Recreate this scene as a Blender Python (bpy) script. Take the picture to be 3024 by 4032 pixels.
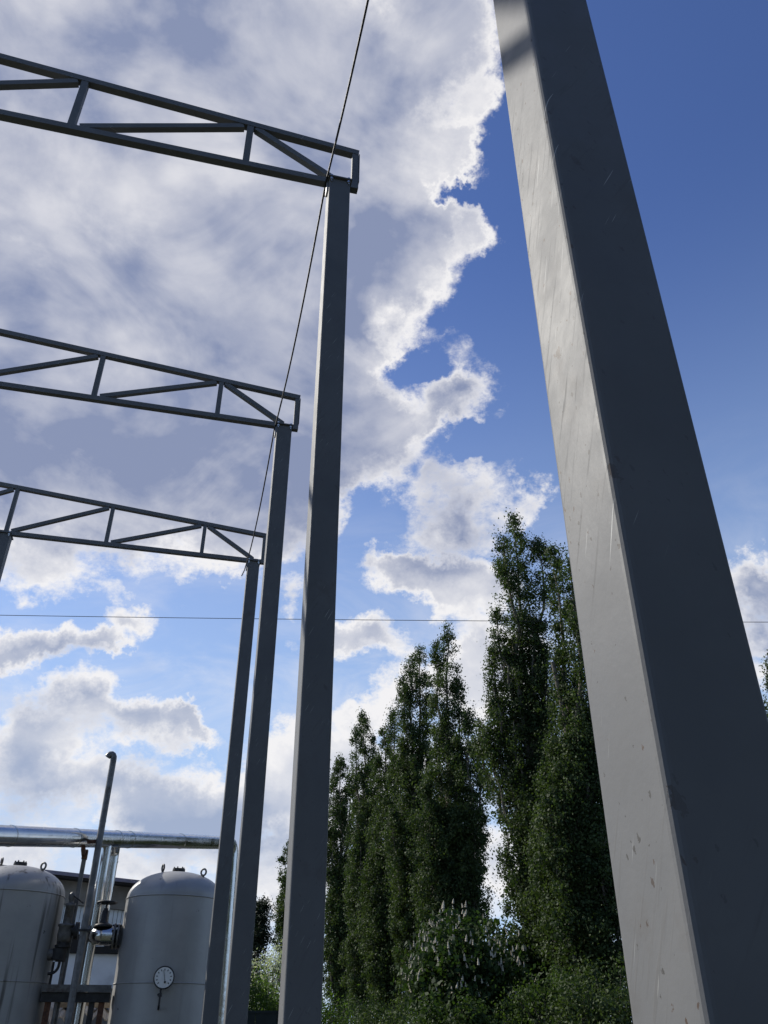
import bpy, bmesh, math, random
import numpy as np
from mathutils import Vector, Matrix
R = math.radians
for o in list(bpy.data.objects): bpy.data.objects.remove(o)
scene = bpy.context.scene
COL = scene.collection

# ------------------------------------------------------------------ camera
CAM_H = 1.6                       # eye height; the ground is z = 0
F_PX, PITCH, YAW = 3253.77, R(32.230), R(13.617)      # in pixels of the 3024 x 4032 photograph
cp, sp, cy, sy = math.cos(PITCH), math.sin(PITCH), math.cos(YAW), math.sin(YAW)
FW = np.array([sy*cp, cy*cp, sp]); RT = np.array([cy, -sy, 0.0]); UP = np.cross(RT, FW)
cam_d = bpy.data.cameras.new('camera'); cam = bpy.data.objects.new('camera', cam_d); COL.objects.link(cam)
cam_d.sensor_fit = 'VERTICAL'; cam_d.sensor_height = 36.0; cam_d.lens = 36.0*F_PX/4032.0
cam_d.clip_start = 0.05; cam_d.clip_end = 5000
cam.matrix_world = Matrix(((RT[0], UP[0], -FW[0], 0), (RT[1], UP[1], -FW[1], 0), (RT[2], UP[2], -FW[2], CAM_H), (0, 0, 0, 1)))
scene.camera = cam
scene.render.resolution_x, scene.render.resolution_y = 768, 1024

def ray(x, y): return FW + RT*(x-1512)/F_PX - UP*(y-2016)/F_PX
def atY(x, y, Y):                 # photo pixel -> point on the plane at depth Y
    d = ray(x, y); q = d*Y/d[1]; q[2] += CAM_H; return q
def azel(x, y):
    d = ray(x, y); d = d/np.linalg.norm(d)
    return np.array([math.atan2(d[0], d[1]), math.asin(d[2])])

# ------------------------------------------------------------------ sun, sky, exposure
SUN_AZ, SUN_EL = R(-52.0), R(36.1)          # azimuth from +Y, clockwise positive
SUN_DIR = Vector((math.sin(SUN_AZ)*math.cos(SUN_EL), math.cos(SUN_AZ)*math.cos(SUN_EL), math.sin(SUN_EL)))
sun_d = bpy.data.lights.new('sun', 'SUN'); sun = bpy.data.objects.new('sun', sun_d); COL.objects.link(sun)
sun_d.energy = 5.0; sun_d.angle = R(0.53); sun_d.color = (1.0, 0.95, 0.87)
sun.rotation_euler = SUN_DIR.to_track_quat('Z', 'Y').to_euler(); sun.location = (-20, 20, 40)
scene.view_settings.view_transform = 'Standard'; scene.view_settings.look = 'None'
scene.view_settings.gamma = 1.0; scene.view_settings.use_curve_mapping = False
scene.view_settings.exposure = 0.0

world = bpy.data.worlds.new('World'); scene.world = world; world.use_nodes = True
class NT:
    """tiny node-tree writer"""
    def __init__(s, tree): s.t = tree; s.n = tree.nodes; s.l = tree.links
    def node(s, typ, **kw):
        n = s.n.new(typ)
        for k, v in kw.items():
            if k == 'inp':
                for kk, vv in v.items():
                    if hasattr(vv, 'is_linked'): s.l.new(vv, n.inputs[kk])
                    else: n.inputs[kk].default_value = vv
            else: setattr(n, k, v)
        return n
    def math(s, op, a, b=0.0, c=0.0, clamp=False):
        return s.node('ShaderNodeMath', operation=op, use_clamp=clamp, inp={0: a, 1: b, 2: c}).outputs[0]
    def vmath(s, op, a, b=(0, 0, 0)):
        n = s.node('ShaderNodeVectorMath', operation=op, inp={0: a, 1: b})
        return n.outputs['Value'] if op in ('LENGTH', 'DOT_PRODUCT') else n.outputs[0]
    def scale(s, a, f): return s.node('ShaderNodeVectorMath', operation='SCALE', inp={0: a, 'Scale': f}).outputs[0]
    def rng(s, v, a, b, c=0.0, d=1.0, smooth=True):
        return s.node('ShaderNodeMapRange', interpolation_type='SMOOTHSTEP' if smooth else 'LINEAR', clamp=True,
                      inp={0: v, 1: a, 2: b, 3: c, 4: d}).outputs[0]
    def mix(s, f, a, b, blend='MIX'):
        n = s.node('ShaderNodeMix', data_type='RGBA', blend_type=blend)
        for i, v in ((0, f), (6, a), (7, b)):
            if hasattr(v, 'is_linked'): s.l.new(v, n.inputs[i])
            else: n.inputs[i].default_value = v if i == 0 else (v[0], v[1], v[2], 1.0)
        return n.outputs[2]
    def noise(s, vec, scale, detail=4.0, rough=0.55, dist=0.0, lac=2.0, typ='FBM'):
        n = s.node('ShaderNodeTexNoise', noise_type=typ, inp={'Vector': vec, 'Scale': scale, 'Detail': detail, 'Roughness': rough, 'Lacunarity': lac, 'Distortion': dist})
        return n.outputs[0], n.outputs[1]

# cloud banks: ellipses read off the photograph as (x, y, rx, ry, weight) in 1659 x 2212 units and turned into
# directions on the sky dome (a stereographic chart of the sky centred on azimuth 14, elevation 30); then banks
# that carry on outside the frame
D2S = 3024/1659
BANKS = [
 # the big overhead bank
 (300, 250, 640, 480, 1.25), (820, 200, 340, 420, 1.0), (250, 760, 640, 420, 1.3), (560, 900, 280, 420, 0.95), (700, 560, 330, 300, 0.9),
 (990, 90, 170, 200, 0.7), (960, 500, 170, 130, 0.72), (890, 600, 190, 130, 0.6), (950, 350, 120, 90, 0.5),
 (1080, 485, 75, 66, 0.62), (1045, 255, 60, 70, 0.5), (1010, 330, 60, 50, 0.4), (800, 750, 130, 120, 0.5), (760, 930, 130, 200, 0.45),
 (975, 860, 125, 160, 0.95), (870, 940, 160, 110, 0.6), (1000, 1130, 170, 150, 0.74), (720, 1060, 120, 220, 0.6), (890, 1050, 130, 80, 0.45), (900, 1250, 220, 60, 0.5), (150, 1000, 320, 200, 0.8),
 (120, 1160, 260, 150, 0.6), (60, 1240, 160, 80, 0.46), (420, 1110, 300, 150, 0.5), (520, 1185, 140, 70, 0.36),
 # gaps
 (770, 1170, 60, 90, -0.3), (900, 800, 140, 60, -0.6), (930, 990, 120, 50, -0.3), (770, 1470, 90, 60, -0.6), (1000, 1000, 70, 40, -0.35), (560, 1390, 110, 70, -0.5), (380, 1440, 120, 50, -0.4), (1010, 405, 90, 34, -0.7), (680, 1480, 40, 60, -0.4),
 # scattered middle clouds
 (215, 1280, 70, 50, 0.42), (270, 1335, 100, 54, 0.75), (50, 1415, 280, 74, 1.05), (230, 1400, 100, 40, 0.6), (385, 1295, 60, 24, 0.34),
 (950, 1275, 170, 90, 0.95), (830, 1215, 110, 70, 0.3), (920, 1480, 260, 90, 0.85), (780, 1390, 120, 66, 0.9), (1030, 1400, 150, 180, 0.75),
 (650, 1290, 60, 60, 0.45), (1145, 1105, 70, 50, 0.5), (1200, 1065, 36, 30, 0.45), (640, 1400, 50, 70, 0.45),
 # low cumulus and the veil under it
 (230, 1560, 260, 105, 0.86), (40, 1600, 190, 120, 0.45), (340, 1570, 130, 80, 0.5), (445, 1540, 90, 66, 0.95), (425, 1610, 60, 34, 0.5), (610, 1600, 130, 120, 0.95), (745, 1600, 130, 150, 0.95),
 (230, 1725, 560, 170, 0.70), (500, 1740, 280, 130, 0.62), (900, 1640, 220, 90, 0.5), (700, 1800, 240, 90, 0.6),
 (1630, 1280, 200, 120, 1.2), (1650, 1410, 160, 100, 1.0), (1120, 1860, 240, 190, 0.75), (600, 1880, 170, 90, 0.6), (330, 1880, 340, 90, 0.65), (0, 1880, 240, 100, 0.6), (1100, 1600, 160, 90, 0.5),
]
BANKS_SKY = [   # az, el, raz, rel (degrees), weight
 (-48, 42, 34, 34, 1.0), (-25, 68, 40, 14, 0.7), (-45, 9, 36, 7, 0.6), (60, 8, 18, 4, 0.6), (105, 8, 24, 4, 0.4)]
SHADES = [      # where the banks are thick and grey (+) or thin and white (-), same units
 (800, 600, 220, 170, 1.0), (130, 960, 420, 190, 1.15), (60, 680, 300, 160, 0.5), (560, 900, 300, 240, 0.6), (330, 560, 360, 160, 0.4), (960, 890, 110, 130, 0.6), (1000, 1120, 190, 150, 0.8),
 (230, 1740, 620, 150, 0.75), (540, 1760, 260, 120, 0.5), (60, 1660, 140, 90, 0.4), (120, 1440, 200, 36, 0.5), (470, 60, 300, 150, 0.35), (870, 1070, 140, 100, 0.6), (690, 1100, 150, 180, 0.6), (1630, 1330, 120, 60, 0.6), (870, 250, 120, 130, 0.3), (850, 1220, 120, 60, 0.5), (330, 1890, 400, 60, 0.4),
 (965, 370, 110, 80, -0.8), (990, 560, 130, 120, -0.7), (900, 690, 120, 60, -0.9), (800, 770, 110, 60, -0.6), (1040, 260, 60, 90, -0.6), (1090, 480, 60, 60, -0.5), (820, 60, 120, 110, -0.6), (110, 1250, 260, 50, -0.9), (470, 1210, 200, 40, -0.5), (230, 1520, 260, 50, -0.9), (60, 90, 200, 120, -0.2), (960, 1290, 150, 60, -0.7), (940, 1480, 260, 80, -0.8), (70, 1390, 260, 34, -0.7), (640, 1590, 200, 80, -0.7), (280, 440, 160, 90, -0.35), (480, 360, 120, 100, -0.3), (1620, 1215, 100, 40, -0.7)]
CA, CE = R(14), R(30)
CH_C = np.array([math.sin(CA)*math.cos(CE), math.cos(CA)*math.cos(CE), math.sin(CE)]); CH_A = np.array([math.cos(CA), -math.sin(CA), 0.0]); CH_B = np.cross(CH_A, CH_C)
def chart(d):
    d = np.array(d)/np.linalg.norm(d); return np.array([d@CH_A, d@CH_B])/(1+d@CH_C)
def chart_az(a, e): return chart((math.sin(a)*math.cos(e), math.cos(a)*math.cos(e), math.sin(e)))

def cloud_group():
    g = bpy.data.node_groups.new('cloud_density', 'ShaderNodeTree')
    g.interface.new_socket('Vector', in_out='INPUT', socket_type='NodeSocketVector')
    g.interface.new_socket('Density', in_out='OUTPUT', socket_type='NodeSocketFloat')
    g.interface.new_socket('Soft', in_out='OUTPUT', socket_type='NodeSocketFloat')
    g.interface.new_socket('Lit', in_out='OUTPUT', socket_type='NodeSocketFloat')
    g.interface.new_socket('Shade', in_out='OUTPUT', socket_type='NodeSocketFloat')
    k = NT(g); gi = k.node('NodeGroupInput'); go = k.node('NodeGroupOutput')
    v = gi.outputs[0]
    _, w1 = k.noise(v, 4.5, 2.0, 0.5)                        # ragged outlines
    wv = k.scale(k.vmath('SUBTRACT', w1, (0.5, 0.5, 0.5)), 0.15)
    _, w2 = k.noise(v, 15.0, 5.0, 0.68)
    wv2 = k.scale(k.vmath('SUBTRACT', w2, (0.5, 0.5, 0.5)), 0.10)
    n3 = k.vmath('NORMALIZE', k.vmath('ADD', k.vmath('ADD', v, wv), wv2))
    den = k.math('ADD', k.vmath('DOT_PRODUCT', n3, tuple(CH_C)), 1.02)
    ca = k.math('DIVIDE', k.vmath('DOT_PRODUCT', n3, tuple(CH_A)), den); cb = k.math('DIVIDE', k.vmath('DOT_PRODUCT', n3, tuple(CH_B)), den)
    ae = k.node('ShaderNodeCombineXYZ', inp={0: ca, 1: cb, 2: 0.0}).outputs[0]
    def ellipse(x, y, rx, ry, wt):
        x, y, rx, ry = x*D2S, y*D2S, rx*D2S, ry*D2S; c = chart(ray(x, y))
        return (*c, np.linalg.norm(chart(ray(x+5, y))-chart(ray(x-5, y)))/10*rx, np.linalg.norm(chart(ray(x, y+5))-chart(ray(x, y-5)))/10*ry, wt)
    ells = [ellipse(*q) for q in BANKS]
    for (a, e, ra, re, wt) in BANKS_SKY:
        a, e = R(a), R(e); c = chart_az(a, e); h = .01
        ells.append((*c, np.linalg.norm(chart_az(a+h, e)-c)/h*R(ra), np.linalg.norm(chart_az(a, e+h)-c)/h*R(re), wt))
    def summed(lst, gain):
        tot = None
        for (a, e, sx, sy_, wt) in lst:
            m = k.node('ShaderNodeVectorMath', operation='MULTIPLY_ADD', inp={0: ae, 1: (1/sx, 1/sy_, 0), 2: (-a/sx, -e/sy_, 0)})
            gr = k.node('ShaderNodeTexGradient', gradient_type='SPHERICAL', inp={'Vector': m.outputs[0]}).outputs[1]
            tot = k.math('MULTIPLY_ADD', gr, wt*gain, tot if tot is not None else 0.0)
        return tot
    tot = summed(ells, 1.8); k.l.new(summed([ellipse(*q) for q in SHADES], 1.0), go.inputs[3])
    flat = k.vmath('MULTIPLY', v, (1.0, 1.0, 1.6))
    f1, _ = k.noise(flat, 8.0, 10.0, 0.69)
    f2, _ = k.noise(flat, 2.6, 1.0, 0.5)
    off = Vector((SUN_DIR.x, SUN_DIR.y, (SUN_DIR.z+.3)*1.6)).normalized()*0.05
    f3, _ = k.noise(flat, 8.0, 5.0, 0.55)
    f4, _ = k.noise(k.vmath('ADD', flat, tuple(off)), 8.0, 3.0, 0.55)
    body = k.math('MINIMUM', tot, 1.7)
    base = k.math('ADD', k.math('ADD', body, k.math('MULTIPLY_ADD', f2, 0.7, -0.35)), -0.56)
    d = k.math('ADD', base, k.math('MULTIPLY_ADD', f1, 3.0, -1.5))
    soft = k.math('ADD', base, k.math('MULTIPLY_ADD', f3, 2.0, -1.0))
    k.l.new(d, go.inputs[0]); k.l.new(soft, go.inputs[1]); k.l.new(k.math('SUBTRACT', f3, f4), go.inputs[2])
    return g
def build_world():
    t = world.node_tree; t.nodes.clear(); k = NT(t)
    sky = k.node('ShaderNodeTexSky', sky_type='NISHITA', sun_disc=False, sun_elevation=SUN_EL, sun_rotation=SUN_AZ, altitude=120.0, air_density=1.0, dust_density=0.4, ozone_density=3.5)
    v = k.node('ShaderNodeTexCoord').outputs['Generated']
    z = k.node('ShaderNodeSeparateXYZ', inp={0: v}).outputs[2]
    skc = k.mix(1.0, sky.outputs[0], (0.98, 1.06, 1.45), 'MULTIPLY')
    skc = k.mix(k.rng(z, 0.80, 0.02, 0.0, 0.94), skc, (4.8, 6.6, 9.1))        # pale air towards the horizon
    bg = k.node('ShaderNodeBackground', inp={'Color': skc, 'Strength': 0.102})
    c0 = k.node('ShaderNodeGroup', node_tree=cloud_group(), inp={0: v})
    d0, s0, df, shd = c0.outputs
    alpha = k.rng(d0, -0.20, 0.55)
    nv, _ = k.noise(k.vmath('MULTIPLY', v, (1.0, 1.0, 2.6)), 5.5, 7.0, 0.6, dist=0.6)       # thin high veil, denser low down
    front = k.rng(k.vmath('DOT_PRODUCT', v, tuple(CH_C)), 0.1, 0.6)
    veil = k.math('MULTIPLY', k.math('MULTIPLY', k.rng(nv, 0.40, 0.72), k.rng(z, 0.62, 0.15, 0.0, 0.75)), front)
    alpha = k.math('MAXIMUM', alpha, veil)
    rim = k.rng(k.math('MULTIPLY_ADD', d0, 0.5, k.math('MULTIPLY', s0, 0.5)), 0.95, 0.20)
    thick = k.rng(s0, 0.0, 1.5)
    lit = k.rng(df, -0.16, 0.16)
    n1, _ = k.noise(k.vmath('MULTIPLY', v, (1.0, 1.0, 1.5)), 4.8, 7.0, 0.58, dist=0.6)
    soft = k.rng(n1, 0.30, 0.72)
    # thin cloud shines through white, thick cloud is grey-blue beneath; sunward flanks are brighter
    br = k.math('MULTIPLY', k.math('SUBTRACT', 1.0, thick), 0.34)
    br = k.math('ADD', br, k.math('MULTIPLY', lit, 0.34))
    br = k.math('ADD', br, k.math('MULTIPLY', soft, 0.50))
    br = k.math('ADD', br, k.math('MULTIPLY_ADD', rim, 0.46, k.math('MULTIPLY_ADD', shd, -0.45, -0.16)))
    br = k.math('MAXIMUM', k.math('MINIMUM', br, 1.0), 0.0)
    grey = k.mix(k.rng(z, 0.12, 0.55), (0.40, 0.48, 0.66), (0.275, 0.325, 0.49))
    col = k.mix(br, grey, (1.0, 0.985, 0.99))
    cb = k.node('ShaderNodeBackground', inp={'Color': col, 'Strength': 0.92})
    ms = k.node('ShaderNodeMixShader', inp={0: k.math('MULTIPLY', alpha, 0.96), 1: bg.outputs[0], 2: cb.outputs[0]})
    out = k.node('ShaderNodeOutputWorld'); k.l.new(ms.outputs[0], out.inputs[0])
build_world()
world.cycles.sampling_method = 'MANUAL'; world.cycles.sample_map_resolution = 512

# ------------------------------------------------------------------ mesh helpers
def mesh_from(name, verts, faces, smooth=False):
    me = bpy.data.meshes.new(name); me.from_pydata([tuple(v) for v in verts], [], [tuple(f) for f in faces]); me.update()
    if smooth: me.polygons.foreach_set('use_smooth', [True]*len(me.polygons))
    return me
class MB:
    """collects shapes in world coordinates and links them as ONE mesh object"""
    def __init__(s): s.v = []; s.f = []; s.sm = []
    def add(s, verts, faces, smooth=False):
        b = len(s.v); s.v += [tuple(float(c) for c in v) for v in verts]; s.f += [tuple(i+b for i in f) for f in faces]; s.sm += [smooth]*len(faces); return s
    def box(s, lo, hi, rot=None, pivot=None):
        (a, b, c), (d, e, f) = lo, hi
        vs = [(x, y, z) for x in (a, d) for y in (b, e) for z in (c, f)]
        return s.add(vs, [(0, 1, 3, 2), (4, 6, 7, 5), (0, 4, 5, 1), (2, 3, 7, 6), (0, 2, 6, 4), (1, 5, 7, 3)])
    def rbox(s, lo, hi, r, seg=3):              # upright box with rounded vertical edges
        (a, b, c), (d, e, f) = lo, hi; ring = []
        for (cx, cy_, a0) in ((d-r, e-r, 0), (a+r, e-r, 90), (a+r, b+r, 180), (d-r, b+r, 270)):
            for i in range(seg+1):
                t = R(a0+90*i/seg); ring.append((cx+r*math.cos(t), cy_+r*math.sin(t)))
        n = len(ring); vs = [(x, y, c) for x, y in ring]+[(x, y, f) for x, y in ring]
        for i in range(n):
            j = (i+1) % n; flat = (i % (seg+1)) == seg
            s.add([vs[i], vs[j], vs[n+j], vs[n+i]], [(0, 1, 2, 3)], False)
        s.add(vs[:n], [tuple(range(n-1, -1, -1))]); s.add(vs[n:], [tuple(range(n))])
        return s
    def bar(s, p0, p1, w, h, up=(0, 1, 0)):     # rectangular bar along p0-p1; w across "up x dir", h along up
        p0, p1, up = Vector(p0), Vector(p1), Vector(up); d = (p1-p0).normalized(); sd = d.cross(up).normalized(); u = sd.cross(d).normalized()
        vs = [p+sd*(i*w/2)+u*(j*h/2) for p in (p0, p1) for i in (-1, 1) for j in (-1, 1)]
        return s.add(vs, [(0, 1, 3, 2), (4, 6, 7, 5), (0, 4, 5, 1), (2, 3, 7, 6), (0, 2, 6, 4), (1, 5, 7, 3)])
    def tube(s, pts, r, n=12, caps=True, smooth=True):
        P = [Vector(p) for p in pts]; rr = r if hasattr(r, '__len__') else [r]*len(P)
        t0 = (P[1]-P[0]).normalized(); a = Vector((0, 0, 1)) if abs(t0.z) < .9 else Vector((1, 0, 0)); u = t0.cross(a).normalized()
        vs = []; b0 = 0
        for i, p in enumerate(P):
            t = (P[min(i+1, len(P)-1)]-P[max(i-1, 0)]).normalized(); u = (u-t*u.dot(t)).normalized(); w = t.cross(u)
            for k in range(n):
                q = 2*math.pi*k/n; vs.append(p+u*(rr[i]*math.cos(q))+w*(rr[i]*math.sin(q)))
        fs = [(i*n+k, i*n+(k+1) % n, (i+1)*n+(k+1) % n, (i+1)*n+k) for i in range(len(P)-1) for k in range(n)]
        s.add(vs, fs, smooth)
        if caps: s.add(vs[:n], [tuple(range(n-1, -1, -1))]); s.add(vs[-n:], [tuple(range(n))])
        return s
    def lathe(s, c, prof, n=40, smooth=True):   # prof: (r, z) from bottom to top
        vs = [(c[0]+r*math.cos(2*math.pi*k/n), c[1]+r*math.sin(2*math.pi*k/n), c[2]+z) for r, z in prof for k in range(n)]
        fs = [(i*n+k, i*n+(k+1) % n, (i+1)*n+(k+1) % n, (i+1)*n+k) for i in range(len(prof)-1) for k in range(n)]
        s.add(vs, fs, smooth); m = len(prof)
        s.add(vs[:n], [tuple(range(n-1, -1, -1))]); s.add(vs[-n:], [tuple(range(n))]); return s
    def torus(s, c, axis, R0, r, n=28, m=8, squash=1.0):
        ax = Vector(axis).normalized(); a = ax.orthogonal().normalized(); b = ax.cross(a); vs = []
        for i in range(n):
            t = 2*math.pi*i/n; d = a*math.cos(t)+b*math.sin(t)
            for j in range(m):
                q = 2*math.pi*j/m; vs.append(Vector(c)+d*(R0+r*math.cos(q))+ax*(r*squash*math.sin(q)))
        fs = [(i*m+j, ((i+1) % n)*m+j, ((i+1) % n)*m+(j+1) % m, i*m+(j+1) % m) for i in range(n) for j in range(m)]
        return s.add(vs, fs, True)
    def build(s, name, mat, parent=None, origin=None):
        o0 = Vector(parent.matrix_world.translation) if parent else Vector(origin or (0, 0, 0))
        me = mesh_from(name, [(x-o0.x, y-o0.y, z-o0.z) for x, y, z in s.v], s.f)
        me.polygons.foreach_set('use_smooth', s.sm); me.materials.append(M[mat])
        ob = bpy.data.objects.new(name, me); COL.objects.link(ob)
        if parent:
            ob.parent = parent
            chain = parent
            # a part under a part: its parent sits at the same origin
        else: ob.location = o0
        return ob
    def sub(s, name, mat, part):                # sub-part: child of a part whose local frame is its thing's frame
        th = part.parent; o0 = th.location
        me = mesh_from(name, [(x-o0.x, y-o0.y, z-o0.z) for x, y, z in s.v], s.f)
        me.polygons.foreach_set('use_smooth', s.sm); me.materials.append(M[mat])
        ob = bpy.data.objects.new(name, me); COL.objects.link(ob); ob.parent = part
        return ob
def tag(o, label=None, cat=None, group=None, kind=None):
    if label: o['label'] = label
    if cat: o['category'] = cat
    if group: o['group'] = group
    if kind: o['kind'] = kind
    return o
def thing(name, loc, label, cat, group=None):
    o = bpy.data.objects.new(name, None); o.location = loc; o.empty_display_size = 0.2; COL.objects.link(o)
    o.matrix_world = Matrix.Translation(Vector(loc))
    return tag(o, label, cat, group, 'thing')

# ------------------------------------------------------------------ materials
M = {}
def mat(name):
    m = bpy.data.materials.new(name); m.use_nodes = True; t = m.node_tree; t.nodes.clear(); k = NT(t)
    out = k.node('ShaderNodeOutputMaterial'); b = k.node('ShaderNodeBsdfPrincipled'); k.l.new(b.outputs[0], out.inputs[0]); M[name] = m
    return k, b, out
def setv(k, b, **kw):
    for n, v in kw.items():
        n = n.replace('_', ' ')
        if hasattr(v, 'is_linked'): k.l.new(v, b.inputs[n])
        elif isinstance(v, tuple): b.inputs[n].default_value = (*v, 1.0)
        else: b.inputs[n].default_value = v
def simple(name, col, rough=0.6, metal=0.0, var=0.25, scale=6.0, bump=0.0, dirt=None):
    k, b, _ = mat(name); oc = k.node('ShaderNodeTexCoord').outputs['Object']
    n, _c = k.noise(oc, scale, 6.0, 0.6)
    lo = tuple(c*(1-var) for c in col); hi = tuple(min(1, c*(1+var)) for c in col)
    c = k.mix(k.rng(n, 0.3, 0.7), lo, hi)
    if dirt:
        n2, _c = k.noise(oc, scale*0.6, 8.0, 0.65); c = k.mix(k.rng(n2, 0.52, 0.70, 0, 0.85), c, dirt)
    setv(k, b, Base_Color=c, Roughness=k.rng(n, 0.2, 0.8, max(0.02, rough-0.1), min(1, rough+0.12)), Metallic=metal)
    if bump:
        n3, _c = k.noise(oc, scale*9, 5.0, 0.6); bp = k.node('ShaderNodeBump', inp={'Strength': bump, 'Distance': 0.01, 'Height': n3}); k.l.new(bp.outputs[0], b.inputs['Normal'])
    return k, b

# grey-painted structural steel: specks, rust spots, slanting scuffs
k, b, _ = mat('steel_paint')
oc = k.node('ShaderNodeTexCoord').outputs['Object']
rnd = k.node('ShaderNodeObjectInfo').outputs['Random']
p = k.vmath('ADD', oc, k.scale(k.node('ShaderNodeCombineXYZ', inp={0: rnd, 1: rnd, 2: rnd}).outputs[0], 37.0))
n1, _c = k.noise(p, 2.2, 5.0, 0.6); n2, _c = k.noise(p, 9.0, 5.0, 0.6)
col = k.mix(k.rng(n1, 0.3, 0.7), (0.122, 0.124, 0.125), (0.146, 0.147, 0.146))
def slanted(ang, along, across):      # coordinates along / across a slanting stroke on an upright face
    h = k.vmath('DOT_PRODUCT', p, (0.9, -1.0, 0.0)); zz = k.vmath('DOT_PRODUCT', p, (0, 0, 1.0)); c_, s_ = math.cos(R(ang)), math.sin(R(ang))
    u = k.math('ADD', k.math('MULTIPLY', h, c_*along), k.math('MULTIPLY', zz, s_*along)); w = k.math('ADD', k.math('MULTIPLY', h, -s_*across), k.math('MULTIPLY', zz, c_*across))
    return k.node('ShaderNodeCombineXYZ', inp={0: u, 1: w, 2: 0.0}).outputs[0]
patch, pcol = k.noise(p, 1.1, 3.0, 0.6)
pm = k.rng(patch, 0.44, 0.60)
sc, _c = k.noise(slanted(62, 5.0, 70.0), 1.0, 3.0, 0.55)                   # slanting scuffs
scm = k.math('MULTIPLY', k.rng(sc, 0.56, 0.68), pm)
col = k.mix(k.math('MULTIPLY', scm, 0.22), col, (0.075, 0.068, 0.058))
sm, _c = k.noise(p, 6.0, 6.0, 0.65)
col = k.mix(k.math('MULTIPLY', k.math('MULTIPLY', k.rng(sm, 0.54, 0.70), pm), 0.28), col, (0.085, 0.07, 0.055))
s2, _c = k.noise(slanted(66, 7.0, 260.0), 1.0, 0.0, 0.5)
col = k.mix(k.math('MULTIPLY', k.rng(s2, 0.80, 0.83), k.rng(patch, 0.45, 0.52)), col, (0.42, 0.42, 0.40))
pl = k.node('ShaderNodeCombineXYZ', inp={0: k.vmath('DOT_PRODUCT', p, (1.0, -1.0, 0.3)), 1: k.vmath('DOT_PRODUCT', p, (0.25, 0.25, 0.62)), 2: 0.0}).outputs[0]
pl = k.vmath('ADD', pl, k.scale(k.noise(p, 95.0, 3.0, 0.7)[1], 0.014))
vo = k.node('ShaderNodeTexVoronoi', voronoi_dimensions='2D', inp={'Vector': pl, 'Scale': 52.0, 'Randomness': 1.0})
cr = k.node('ShaderNodeSeparateColor', inp={0: vo.outputs['Color']}).outputs
dot = k.math('MULTIPLY', k.math('LESS_THAN', vo.outputs['Distance'], k.math('MULTIPLY_ADD', k.math('POWER', cr[1], 2.0), 0.14, 0.05)), k.math('GREATER_THAN', k.math('MULTIPLY_ADD', pm, 0.34, cr[0]), 0.93))
edge, _c2 = k.noise(p, 150.0, 2.0, 0.5)
wx = k.rng(k.vmath('DOT_PRODUCT', k.node('ShaderNodeTexCoord').outputs['Normal'], (-1.0, 0.0, 0.0)), 0.3, 0.8, 0.35, 1.0)
dot = k.math('MULTIPLY', k.math('MULTIPLY', dot, wx), k.rng(edge, 0.30, 0.42))
col = k.mix(k.math('MULTIPLY', dot, 0.8), col, k.mix(k.rng(cr[2], 0.55, 0.8), (0.050, 0.046, 0.040), (0.065, 0.034, 0.018)))
vb = k.node('ShaderNodeTexVoronoi', voronoi_dimensions='2D', inp={'Vector': k.vmath('ADD', pl, k.scale(_c2, 0.02)), 'Scale': 7.0, 'Randomness': 1.0})
cb2 = k.node('ShaderNodeSeparateColor', inp={0: vb.outputs['Color']}).outputs
big = k.math('MULTIPLY', k.math('LESS_THAN', vb.outputs['Distance'], 0.07), k.math('GREATER_THAN', cb2[0], 0.92))
col = k.mix(k.math('MULTIPLY', k.math('MULTIPLY', big, wx), 0.75), col, (0.06, 0.042, 0.028))
setv(k, b, Base_Color=col, Roughness=k.math('ADD', k.rng(n2, 0.3, 0.7, 0.52, 0.62), k.math('MULTIPLY', scm, 0.12)), Specular_IOR_Level=0.26)
n4, _c = k.noise(p, 55.0, 4.0, 0.6)
bp = k.node('ShaderNodeBump', inp={'Strength': 0.10, 'Distance': 0.004, 'Height': k.math('ADD', k.math('MULTIPLY_ADD', sm, 1.5, n4), k.math('MULTIPLY', scm, 0.5))}); k.l.new(bp.outputs[0], b.inputs['Normal'])

# silver-grey tank paint: chips and run-off streaks
def tank_mat(name, streak):
    k, b, _ = mat(name); oc = k.node('ShaderNodeTexCoord').outputs['Object']
    n, _c = k.noise(oc, 1.6, 6.0, 0.6); nf, _c = k.noise(oc, 26.0, 5.0, 0.65)
    c = k.mix(k.rng(n, 0.3, 0.7), (0.30, 0.30, 0.29), (0.38, 0.375, 0.36))
    st, _c = k.noise(k.vmath('MULTIPLY', oc, (11.0, 11.0, 0.55)), 1.0, 3.0, 0.5)
    c = k.mix(k.math('MULTIPLY', k.rng(st, 0.56, 0.70), streak), c, (0.085, 0.08, 0.072))
    ch = k.node('ShaderNodeTexVoronoi', inp={'Vector': k.vmath('MULTIPLY', oc, (1, 1, 1.0)), 'Scale': 5.5}); cc = k.node('ShaderNodeSeparateColor', inp={0: ch.outputs['Color']}).outputs
    chip = k.math('MULTIPLY', k.math('LESS_THAN', ch.outputs['Distance'], 0.12), k.math('GREATER_THAN', cc[0], 0.62))
    c = k.mix(k.math('MULTIPLY', chip, k.rng(nf, 0.50, 0.56)), c, (0.05, 0.047, 0.043))
    c = k.mix(k.rng(nf, 0.64, 0.74, 0, 0.35), c, (0.12, 0.11, 0.10))
    setv(k, b, Base_Color=c, Roughness=k.rng(n, 0.3, 0.7, 0.36, 0.48), Metallic=0.2)
    nb, _c = k.noise(oc, 5.0, 4.0, 0.6); bp = k.node('ShaderNodeBump', inp={'Strength': 0.12, 'Distance': 0.02, 'Height': nb}); k.l.new(bp.outputs[0], b.inputs['Normal'])
tank_mat('tank_streaked', 0.9); tank_mat('tank_paint', 0.12)
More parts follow.
